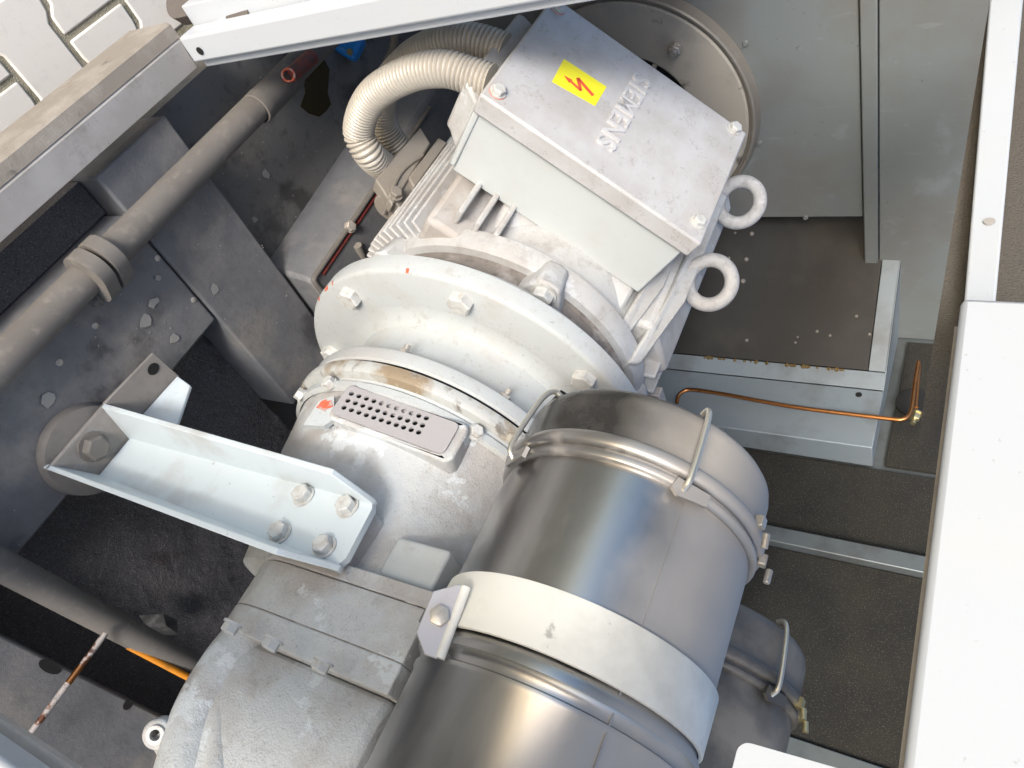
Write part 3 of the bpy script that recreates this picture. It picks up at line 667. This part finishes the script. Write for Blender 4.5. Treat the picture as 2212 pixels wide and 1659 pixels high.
# corrugated conduits
def conduit(pts, label):
    path = smooth_path(pts, 24)
    # resample evenly
    L = [0]
    for p, q in zip(path, path[1:]): L.append(L[-1] + (q - p).length)
    step = .0022; out = []; i = 0; n = int(L[-1] / step)
    for k in range(n + 1):
        s = k * step
        while i < len(L) - 2 and L[i + 1] < s: i += 1
        f = (s - L[i]) / max(1e-9, L[i + 1] - L[i]); out.append(path[i].lerp(path[i + 1], f))
    b = new_bm(); tube(b, out, .0335, 28, True, lambda i: (1.0, 1.0, .93, .81)[i % 4])
    return props(obj('corrugated_conduit', b, M_hose, ang=80, bevel=0), label, 'conduit', 'corrugated conduits looping out of the terminal box')
y1 = 1.085
conduit([aty(1060, 178, y1), aty(1014, 163, y1), aty(960, 149, y1), aty(884, 160, y1), aty(805, 208, y1), aty(775, 280, y1 - .005), aty(797, 332, y1 - .01), aty(836, 366, y1 + .04), aty(868, 392, y1 + .07)], 'front beige corrugated conduit, the outer lower loop from the terminal box')
y2 = 1.20
conduit([aty(1090, 110, y2), aty(1055, 97, y2), aty(1010, 87, y2), aty(960, 92, y2), aty(890, 125, y2), aty(832, 190, y2), aty(822, 245, y2), aty(838, 290, y2), aty(870, 335, y2), aty(895, 365, y2)], 'rear beige corrugated conduit, mostly hidden by the front loop')

# ------------------------------------------------------------------ compressor
co = thing('screw_compressor', (1.113, .3, -1.3), 'pale grey cast screw compressor with bell housing, perforated cover and flaking paint', 'compressor')
b = lathe(new_bm(), [(.298, .7497), (.282, .7485), (.266, .744), (.256, .735), (.253, .722), (.256, .70), (.266, .67), (.277, .648), (.288, .641), (.303, .637), (.305, .631), (.304, .612), (.300, .608)], cA, 128); obj('bell_housing', b, M_flange, co)
b = lathe(new_bm(), [(.27, .606), (.297, .606), (.297, .602), (.306, .598), (.309, .592), (.309, .578), (.305, .574), (.292, .570), (.290, .566), (.298, .560), (.298, .548), (.288, .544)], cA, 128); obj('joint_ring', b, M_flange, co)
b = lathe(new_bm(), [(.2985, .6045), (.3105, .598), (.3115, .591), (.3115, .58), (.3085, .5745), (.294, .570)], cA, 90, 100, 240); obj('grimy_seam', b, M_stain, co)
# gear case lofted from the round bell to the boxy rotor casing
def ring(y, cx, cz, hw, hh, e, n=72):
    out = []
    for k in range(n):
        t = 2 * math.pi * k / n; c, s = math.cos(t), math.sin(t)
        out.append(V(cx + hw * math.copysign(abs(c) ** (2 / e), c), y, cz + hh * math.copysign(abs(s) ** (2 / e), s)))
    return out
b = loft(new_bm(), [ring(.546, 1.113, -.905, .286, .286, 2), ring(.50, 1.113, -.905, .278, .278, 2), ring(.45, 1.113, -.902, .272, .274, 2), ring(.41, 1.113, -.895, .258, .270, 2.05),
                    ring(.375, 1.113, -.88, .244, .268, 2.2), ring(.33, 1.113, -.86, .236, .262, 2.5), ring(.28, 1.113, -.84, .235, .255, 2.8), ring(.236, 1.113, -.82, .238, .245, 3.2)]); obj('gear_case', b, M_casting, co)
sec = [(.862, -.588), (.858, -.60), (.858, -.85)] + [(.958 - .10 * math.cos(R_(t)), -.85 - .12 * math.sin(R_(t))) for t in range(10, 91, 10)] + [(1.35, -.97), (1.35, -.588)]
def prism_y(bm, s, y0, y1, dx=0., sc_=1.):
    cx = sum(p[0] for p in s) / len(s); cz = sum(p[1] for p in s) / len(s)
    return loft(bm, [[(cx + (x - cx) * sc_, y, cz + (z - cz) * sc_) for x, z in s] for y in (y0, y1)])
b = prism_y(new_bm(), sec, .1606, .236); obj('rotor_casing', b, M_casting, co, bevel=.0015)
b = prism_y(new_bm(), sec, .1635, .158, 0, .9975); obj('gasket', b, M_grime, co)
b = prism_y(new_bm(), sec, .119, .1600, 0, 1.004); obj('casing_flange', b, M_casting, co, bevel=.002)
b = new_bm()
sec2 = lambda y, k, dx: [(x + dx, y, -.590 + (z + .588) * k) for x, z in sec]
loft(b, [sec2(-.5, .62, .01), sec2(-.2, .80, .01), sec2(-.10, .87, .006), sec2(.0, .955, .006), sec2(.085, .965, .010), sec2(.1185, .93, .024)]); obj('rotor_housing', b, M_casting, co, bevel=.008)
b = new_bm(); tube(b, smooth_path([(.902, .119, -.885), (.895, .07, -.885), (.890, 0, -.873), (.888, -.1, -.825), (.885, -.3, -.74)], 8), .042, 24); obj('oil_gallery', b, M_casting, co)
b = new_bm(); tube(b, smooth_path([(.888, .05, -.86), (.880, -.02, -.80), (.877, -.08, -.75), (.875, -.3, -.60)], 8), .020, 20); obj('web_rib', b, M_casting, co)
lp = atx(347, 1582, .868); Ml = face_frame(lp, (-.8, -.3, .5))
b = plate2d('lug', circle(0, 0, .020, 28), [circle(0, 0, .0075, 20)], .03, Ml); lu = obj('lug', b, M_casting, co, bevel=.003)
b = plate2d('lugr', circle(0, 0, .0125, 24), [circle(0, 0, .0075, 20)], .006, Ml @ Matrix.Translation((0, 0, .016))); obj('bushing', b, M_boltp, lu)
b = new_bm(); tube(b, [lp + V(.012, .0, -.008), lp + V(.05, -.03, .045)], .020, 16); obj('lug_arm', b, M_casting, co)
cb = mesh_of(hexbolt(.0115, .012, True, .0), 'case_bolt', M_boltp)
for px, py in ((494, 1362), (582, 1398), (690, 1446)):
    p = aty(px, py, .108); put('case_bolt', cb, co, face_frame(V(p.x, .1188, p.z), (0, -1, 0)))
put('case_bolt', cb, co, face_frame(V(.872, .238, -.62), (0, 1, 0)))
# rear flange of the casing (raised seam on the picture's right) and the flat light pad
b = prism_y(new_bm(), sec, .2375, .262, 0, 1.012); obj('casing_flange', b, M_casting, co, bevel=.002)
q = atx(868, 1248, .874)
b = bx((q.x + .007, q.y - .004, q.z - .05), (q.x + .08, q.y + .062, q.z + .05)); obj('cast_pad', b, M_flange, co, bevel=.006, seg=3)
# ring bolts of the bell
jb = mesh_of(hexbolt(.012, .011), 'ring_bolt', M_boltp)
for px, py in ((1040, 925), (650, 862), (715, 842), (1192, 990)):
    p = aty(px, py, .545); d = V(p.x - 1.113, 0, p.z + .905)
    put('ring_bolt', jb, co, face_frame(AX + d.normalized() * .297 + Y_ * .552, d))
stud = hexbolt(.011, .010, True, .012); sm_ = mesh_of(stud, 'ring_stud', M_bolt)
for px, py in ((1068, 882), (880, 795)):
    p = aty(px, py, .634); d = V(p.x - 1.113, 0, p.z + .905).normalized()
    put('ring_stud', sm_, co, face_frame(AX + d * .288 + Y_ * .637, (d * .25 + V(0, .9, 0)).normalized()))
# perforated cover on the door side
nv = V(-.957, 0, .291); tv = V(.291, 0, .957)
P0 = AX + nv * .290
def c5(a, b_): return ((1000 + a * .5497) * .6064, (800 + b_ * .5497) * .6064)
cn = [at(*c5(*q), P0, nv) for q in ((345, 1225), (425, 1040), (1155, 1290), (1060, 1500))]
ctr = (cn[0] + cn[1] + cn[2] + cn[3]) / 4
ex = ((cn[2] + cn[3]) - (cn[0] + cn[1])).normalized(); ez = nv; ey = ez.cross(ex).normalized()
Lx = ((cn[2] + cn[3]) - (cn[0] + cn[1])).length / 2; Ly = ((cn[1] + cn[2]) - (cn[0] + cn[3])).length / 2
sh = (cn[1] - cn[0]).normalized()
MP = frame(ctr, ex, ey, ez)
hl = []
for ra_, rb_ in (((460, 1100), (945, 1258)), ((437, 1145), (920, 1306)), ((412, 1190), (895, 1350))):
    for k in range(11):
        f = k / 10; p = at(*c5(ra_[0] + (rb_[0] - ra_[0]) * f, ra_[1] + (rb_[1] - ra_[1]) * f), P0, nv) - ctr
        hl.append(circle(p.dot(ex), p.dot(ey), Ly * .074, 14))
def skewed(lp): return lp
outer = rrect(-Lx / 2, -Ly / 2, Lx / 2, Ly / 2, Ly * .17, 8)
b = plate2d('perf', outer, hl, .004, MP); pc = obj('perforated_cover', b, M_perf, co)
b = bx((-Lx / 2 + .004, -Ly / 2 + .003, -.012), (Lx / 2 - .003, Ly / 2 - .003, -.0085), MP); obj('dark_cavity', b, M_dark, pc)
b = plate2d('fr', rrect(-Lx / 2 - .006, -Ly / 2 - .008, Lx / 2 + .016, Ly / 2 + .008, .016, 6), [rrect(-Lx / 2 + .003, -Ly / 2 + .003, Lx / 2 - .003, Ly / 2 - .003, .02, 6)], .05, MP @ Matrix.Translation((0, 0, -.0285))); obj('cover_frame', b, M_casting, pc, bevel=.004)
# orange direction arrow on a bare white patch
PA = AX + nv * .281
wp = [at(x, y, PA, nv) for x, y in ((655, 918), (690, 865), (722, 855), (720, 905), (700, 920))]
b = slab(new_bm(), wp, nv * -.012); obj('bare_patch', b, M_flange, co)
ar = [at(x, y, PA + nv * .001, nv) for x, y in ((683, 880), (694, 866), (705, 862), (707, 866), (716, 864), (719, 878), (704, 884), (703, 889))]
b = slab(new_bm(), ar, nv * -.0008); obj('direction_arrow', b, M_primer, co)

# ------------------------------------------------------------------ support bracket on its rubber mount
rm = thing('rubber_mount', (.80, .305, ZB), 'round dusty rubber mount under the foot of the channel bracket', 'mount')
b = lathe(new_bm(), [(0, 0), (.088, 0), (.090, .004), (.086, .026), (.05, .032), (0, .032)], (0, 0), 48)
for v in b.verts: v.co = V(.80 + v.co.x, .305 - v.co.z, ZB + v.co.y)
obj('rubber_disc', b, M_rubber, rm)
br = thing('support_bracket', (.80, .3, -1.395), 'pale blue painted steel channel bracket bolted to the compressor, standing on a rubber mount', 'bracket')
zb = -1.395
t_ = .010
wb = plate2d('web', [(-1.38, .271), (-.765, .243), (-.745, .247), (-.737, .262), (-.742, .345), (-.750, .358), (-.768, .365), (-1.38, .368)], [], .012, frame(V(.836, 0, 0), V(0, 0, 1), V(0, 1, 0), V(-1, 0, 0)))
obj('web', wb, M_brk, br)
b = slab(new_bm(), [(.75, .384, -1.394), (.75, .357, -.775), (.828, .3615, -.745), (.842, .3615, -.748), (.842, .369, -1.394)], (0, -t_, 0)); obj('channel_flange', b, M_brk, br, bevel=.002)
b = slab(new_bm(), [(.75, .230, -1.408), (.75, .212, -.783), (.828, .240, -.735), (.842, .241, -.74), (.842, .270, -1.40)], (0, t_, 0)); obj('channel_flange', b, M_brk, br, bevel=.002)
b = slab(new_bm(), [(.75, .386, -1.400), (.75, .228, -1.400), (.842, .272, -1.394), (.842, .372, -1.394)], (0, 0, .010)); obj('base_plate', b, M_brkd, br, bevel=.003)
b = slab(new_bm(), [atz(225, 872, -1.39), atz(332, 762, -1.39), atz(388, 812, -1.39), atz(388, 900, -1.39) , V(.84, .372, -1.39)], (0, 0, -.008)); obj('foot_plate', b, M_brkd, br, bevel=.002)
f0 = atz(386, 812, -1.38)
b = slab(new_bm(), [(f0.x, f0.y, -1.385), (f0.x - .005, .40, -1.385), (f0.x + .03, .40, -1.31), (f0.x + .012, f0.y - .01, -1.345)], (.008, 0, 0)); obj('gusset', b, M_brk, br, bevel=.002)
put('slot_hole', mesh_of(cyl(new_bm(), Matrix.Identity(4), .011, .001, 20), 'hole_disc', M_dark), br, Matrix.Translation(atz(331, 797, -1.3895)) @ Matrix.Diagonal((1, 1.2, 1, 1)))
bb_ = mesh_of(hexbolt(.0155, .014), 'bracket_bolt', M_boltp)
for px, py in ((657, 1073), (752, 1097), (607, 1153), (703, 1183)):
    p = atx(px, py, .830); put('bolt', bb_, br, frame(p, V(0, 0, 1), V(0, 1, 0), V(-1, 0, 0)) @ Matrix.Rotation(random.random(), 4, 'Z'))
put('bolt', mesh_of(hexbolt(.024, .018), 'mount_bolt', M_rubber), br, Matrix.Translation(atz(200, 965, -1.389)))
b = bx((.843, .252, -.92), (.95, .352, -.755)); obj('spacer_block', b, M_casting, br, bevel=.006)

# ------------------------------------------------------------------ air filters
def filter_unit(c, yr, s, label, mats, clips, rot=0., band=True):
    """c: (x,z) of the axis, yr: y of the cover joint, s: scale"""
    body, cover, rim = mats
    t = thing('air_filter', (c[0], yr - .2 * s, c[1] - .2 * s), label, 'air filter', 'cylindrical air filters')
    P = lambda *pp: [(r * s, yr + (y - .475) * s) for r, y in pp]
    b = lathe(new_bm(), P((.179, .455), (.181, .44), (.181, .28), (.180, .20), (.184, .196), (.187, .190), (.187, .183), (.182, .180), (.179, .172), (.179, .168), (.182, .166), (.182, .160), (.1795, .157), (.1795, -.3)), c, 160); obj('filter_body', b, body, t, ang=50)
    b = lathe(new_bm(), P((.179, .452), (.187, .453), (.189, .456), (.189, .461), (.184, .463), (.184, .468), (.191, .470), (.194, .475), (.194, .484), (.190, .489)), c, 160); obj('clamp_ring', b, rim, t, ang=50)
    b = lathe(new_bm(), P((.188, .487), (.186, .492), (.184, .51), (.1835, .55), (.181, .562), (.175, .570), (.163, .575), (.14, .578), (0, .580)), c, 160); obj('cover', b, cover, t, ang=50)
    for a in clips:
        u = V(math.cos(R_(a)), 0, math.sin(R_(a))); tt = V(-math.sin(R_(a)), 0, math.cos(R_(a))); o_ = V(c[0], yr, c[1])
        b = new_bm(); w_ = .0
        tube(b, smooth_path([o_ + u * .192 * s - Y_ * .026 * s, o_ + u * .203 * s - Y_ * .012 * s, o_ + u * .201 * s + Y_ * .03 * s, o_ + u * .193 * s + Y_ * .085 * s, o_ + u * .182 * s + Y_ * .104 * s, o_ + u * .168 * s + Y_ * .104 * s], 6), .0042 * s, 10)
        wc = obj('wire_clip', b, M_zincwire, t)
        b = new_bm(); M = frame(o_, tt, Y_, u)
        slab(b, [M @ V(-.034 * s, -.014 * s, .1875 * s), M @ V(.012 * s, -.014 * s, .189 * s), M @ V(.016 * s, -.03 * s, .189 * s), M @ V(.006 * s, -.037 * s, .189 * s), M @ V(-.034 * s, -.031 * s, .1875 * s)], u * .006 * s)
        obj('clip_base', b, rim, wc)
    if band:
        sp = aty(1491, 1096, .43); sa = math.atan2(sp.z - c[1], sp.x - c[0]); su = V(math.cos(sa), 0, math.sin(sa))
        bw = bx((-.0012, -.3, -.001), (.0012, .445, .0009), frame(V(c[0], 0, c[1]) + su * .181 * s, V(-su.z, 0, su.x), Y_, su)); obj('weld_seam', bw, body, t)
        bm = lathe(new_bm(), P((.182, .203), (.1868, .2035), (.1872, .2045), (.1872, .273), (.1868, .2745), (.182, .275)), c, 140, *band); obj('mounting_band', bm, M_band, t, ang=50)
    return t
FC = (.935, -.402)
f1 = filter_unit(FC, .475, 1.0, 'large front air filter with dusty steel body and cream mounting band', (M_filter, M_cover, M_rim), (141, 220), 0, (205 - 360, 205))
# strap ear with its bolt, lower door side of the band
e0 = aty(950, 1330, .24)
ea = math.atan2(e0.z - FC[1], e0.x - FC[0])
b = new_bm()
E = [(899, 1365), (917, 1413), (944, 1423), (1013, 1271), (989, 1262), (936, 1277)]
PE = V(FC[0], 0, FC[1]) + V(math.cos(R_(205)), 0, math.sin(R_(205))) * .187
ne = V(-.90, -.05, .42)
slab(b, [at(x, y, PE, ne) for x, y in E], V(.005, 0, -.003)); ear = obj('band_ear', b, M_perf, f1, bevel=.001)
put('ear_bolt', mesh_of(hexbolt(.0125, .007, False), 'ear_bolt', M_bolt), ear, face_frame(at(950, 1331, PE + ne * .0, ne), ne))
b = new_bm(); tube(b, [at(1005, 1266, PE, ne) + V(.003, 0, 0), at(948, 1420, PE, ne) + V(.003, 0, 0)], .006, 12); obj('band_fold', b, M_band, f1)
b = bx((.86, .215, -.60), (.99, .265, -.50)); obj('filter_foot', b, M_rail, f1, bevel=.004)
# clamp screws on the far side of the clamp ring
for px, py in ((1640, 1197), (1658, 1148)):
    p = aty(px, py, .478); d = V(p.x - FC[0], 0, p.z - FC[1]).normalized()
    b = new_bm(); M = face_frame(V(FC[0], .470 if py > 1180 else .49, FC[1]) + d * .194, d)
    box(b, (-.007, -.008, -.006), (.007, .008, .006), M); cyl(b, face_frame(V(FC[0], .46, FC[1]) + d * .206, (0, -1, 0)) if py > 1180 else face_frame(V(FC[0], .475, FC[1]) + d * .206, (.3, -1, 0)), .0048, .020, 16)
    obj('clamp_screw', b, M_bolt, f1, bevel=.0015)
# black gasket flap on the door side of the cover
b = new_bm(); slab(b, [aty(1132, 985, .47), aty(1146, 985, .47), aty(1222, 848, .60), aty(1212, 842, .60), aty(1185, 870, .58), aty(1128, 965, .48)], (.006, 0, .004)); obj('gasket_flap', b, M_black, f1)
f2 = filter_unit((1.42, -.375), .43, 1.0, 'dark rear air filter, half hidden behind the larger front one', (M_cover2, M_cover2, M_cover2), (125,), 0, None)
for px, py in ((1735, 1548), (1748, 1525)):
    p = aty(px, py, .43); d = V(p.x - 1.42, 0, p.z + .375).normalized()
    b = new_bm(); cyl(b, face_frame(V(1.42, .423, -.375) + d * .2, (0, -1, .2)), .0055, .018, 14); box(b, (-.009, -.009, -.006), (.009, .009, .006), face_frame(V(1.42, .43, -.375) + d * .193, d)); obj('clamp_screw', b, M_brass, f2)

# ------------------------------------------------------------------ copper tube with brass fitting
xc = 1.835
ct = thing('copper_tube', (xc, 1.4, -.8), 'bent copper tube running across the blue grey duct to a brass fitting', 'copper tube')
pth = [atx(x, y, xc) for x, y in ((1462, 870), (1465, 856), (1477, 845), (1497, 842), (1560, 851), (1640, 866), (1720, 880), (1830, 894), (1925, 905), (1948, 906), (1963, 898), (1970, 878), (1976, 830), (1984, 782))]
b = new_bm(); tube(b, smooth_path(pth, 6), .0062, 14); obj('tube_body', b, M_copper, ct)
b = new_bm(); tube(b, [atx(1978, 880, xc + .02), atx(1986, 785, xc + .02)], .006, 12); obj('tube_leg', b, M_copper, ct)
b = hexbolt(.014, .02, True, .016)
fpos = atx(1979, 893, xc + .05); M = face_frame(fpos, (0, -1, -.1))
for v in b.verts: v.co = M @ v.co
obj('fitting', b, M_brass, ct)
b = lathe(new_bm(), [(0, 0), (.05, .0), (.05, .004), (0, .004)], (0, 0), 32)
M = frame(V(xw - .021, atx(1975, 880, xw).y, atx(1975, 880, xw).z), V(0, 1, 0), V(-1, 0, 0), V(0, 0, 1))
for v in b.verts: v.co = M @ v.co
obj('wall_grommet', b, M_black, ct)

# ------------------------------------------------------------------ small things at the top left
dr = thing('cabinet_door', (.36, 1.2, -1.4), 'dusty dark edge of the opened cabinet door with its hinge at the top', 'door')
b = new_bm(); rr = rrect(0, 0, .9, 1.2, .05, 8)
h0 = atx(362, 52, .365)
b = plate2d('dr', rr, [], .028, frame(V(.372, h0.y + .015, h0.z - .02), V(-.55, .83, 0).normalized(), V(0, 0, 1), V(.83, .55, 0).normalized())); obj('door_leaf', b, M_doorgrey, dr, bevel=.006)
b = plate2d('dr', rrect(.03, .03, .9, 1.17, .04, 8), [rrect(.05, .05, .88, 1.15, .03, 8)], .012, frame(V(.372, h0.y + .015, h0.z - .02) + V(.83, .55, 0).normalized() * .02, V(-.55, .83, 0).normalized(), V(0, 0, 1), V(.83, .55, 0).normalized())); obj('door_seal', b, M_doorgrey, dr, bevel=.004)
ha, hb_ = atx(455, 46, .37), atx(545, 30, .37)
b = new_bm(); tube(b, [ha, ha.lerp(hb_, .48)], .0115, 20); hg = obj('hinge', b, M_white, dr)
b = new_bm(); tube(b, [ha.lerp(hb_, .5), hb_], .0115, 20); obj('hinge_knuckle', b, M_doorgrey, hg)
# blue valve
v0 = aty(745, 92, 1.5)
bv = thing('blue_valve', v0, 'bright blue plastic valve peeking out below the white far jamb', 'valve')
Mv = face_frame(v0, (-.6, -.6, .5))
b = bx((-.045, -.03, -.03), (.045, .035, .02), Mv); obj('valve_body', b, M_blue, bv, bevel=.012)
b = torus(new_bm(), Mv @ Matrix.Translation((-.022, .0, .022)), .016, .006, 24, 10); obj('port', b, M_blue, bv)
b = cyl(new_bm(), Mv @ Matrix.Translation((-.022, 0, .021)), .009, .004, 18); obj('port_screw', b, M_brass, bv)
b = cyl(new_bm(), Mv @ Matrix.Translation((.03, -.018, .018)), .008, .008, 18); obj('cap_screw', b, M_brass, bv)
b = new_bm(); tube(b, smooth_path([aty(855, 40, 1.45), aty(852, 90, 1.45), aty(845, 115, 1.45), aty(836, 132, 1.45)], 6), .010, 12); props(obj('grey_cable', b, M_pipe), 'short dusty grey cable hanging behind the white far jamb', 'cable')
# bristles and grit outside the sill
b = new_bm()
for i in range(900):
    t = random.random(); x, y = 95 + (395 - 95) * 0, 0
    px = random.uniform(120, 262); py = 285 - (px - 120) * .86 + random.uniform(-9, 12)
    p = atz(px, py, ZG + .03); d = V(random.uniform(-.02, .02), random.uniform(-.03, .03), random.uniform(.0, .02))
    s = .0011; slab(b, [p, p + V(s, 0, 0), p + d + V(s, 0, 0), p + d], (0, s, s))
props(obj('bristle_strip', b, M_brush), 'dark bristly sealing strip between the paving and the sill', 'seal', None, 'stuff')

# ------------------------------------------------------------------ paint flakes and grit lying about
def flake(px, py, z, r, label, n=7):
    p = atz(px, py, z + .001); pts = []
    for k in range(n):
        a = 2 * math.pi * k / n + random.uniform(-.2, .2); q = r * random.uniform(.55, 1.25)
        pts.append(p + V(q * math.cos(a), q * math.sin(a), random.uniform(0, .002)))
    b = new_bm(); slab(b, pts, (0, 0, .0012))
    props(obj('paint_flake', b, M_flake), label, 'paint flake', 'paint flakes on the skid beams')
flake(315, 692, ZB, .020, 'largest pale paint flake on the long beam, left of the foot bracket')
flake(330, 652, ZB, .012, 'pale paint flake just above the largest one on the long beam')
flake(107, 861, ZB, .015, 'pale paint flake beside the round rubber mount')
flake(377, 733, ZB, .011, 'pale paint flake on the long beam by the corner of the pit')
flake(462, 625, ZB, .012, 'pale leaf shaped paint flake on the cross beam near the motor base')
flake(340, 590 + 10, ZB, .007, 'tiny pale paint flake close to the flange clamp')
flake(575, 378, -1.499, .012, 'pale paint flake on the dark floor plate left of the motor base')
flake(549, 475, -1.499, .010, 'small pale paint flake on the dark floor plate nearest the cross beam')
b = new_bm()
for i in range(260):
    x = random.uniform(.55, 1.02); y = random.uniform(-.2, 1.4); z = -1.5 if y > .9 else ZB + .001
    if x > .83 and y < .69: continue
    s = random.uniform(.0008, .0026)
    box(b, (x, y, z), (x + s, y + s * random.uniform(.6, 2), z + s * .6))
props(obj('grit', b, M_flake), 'pale grit scattered over the skid beams', 'grit', None, 'stuff')
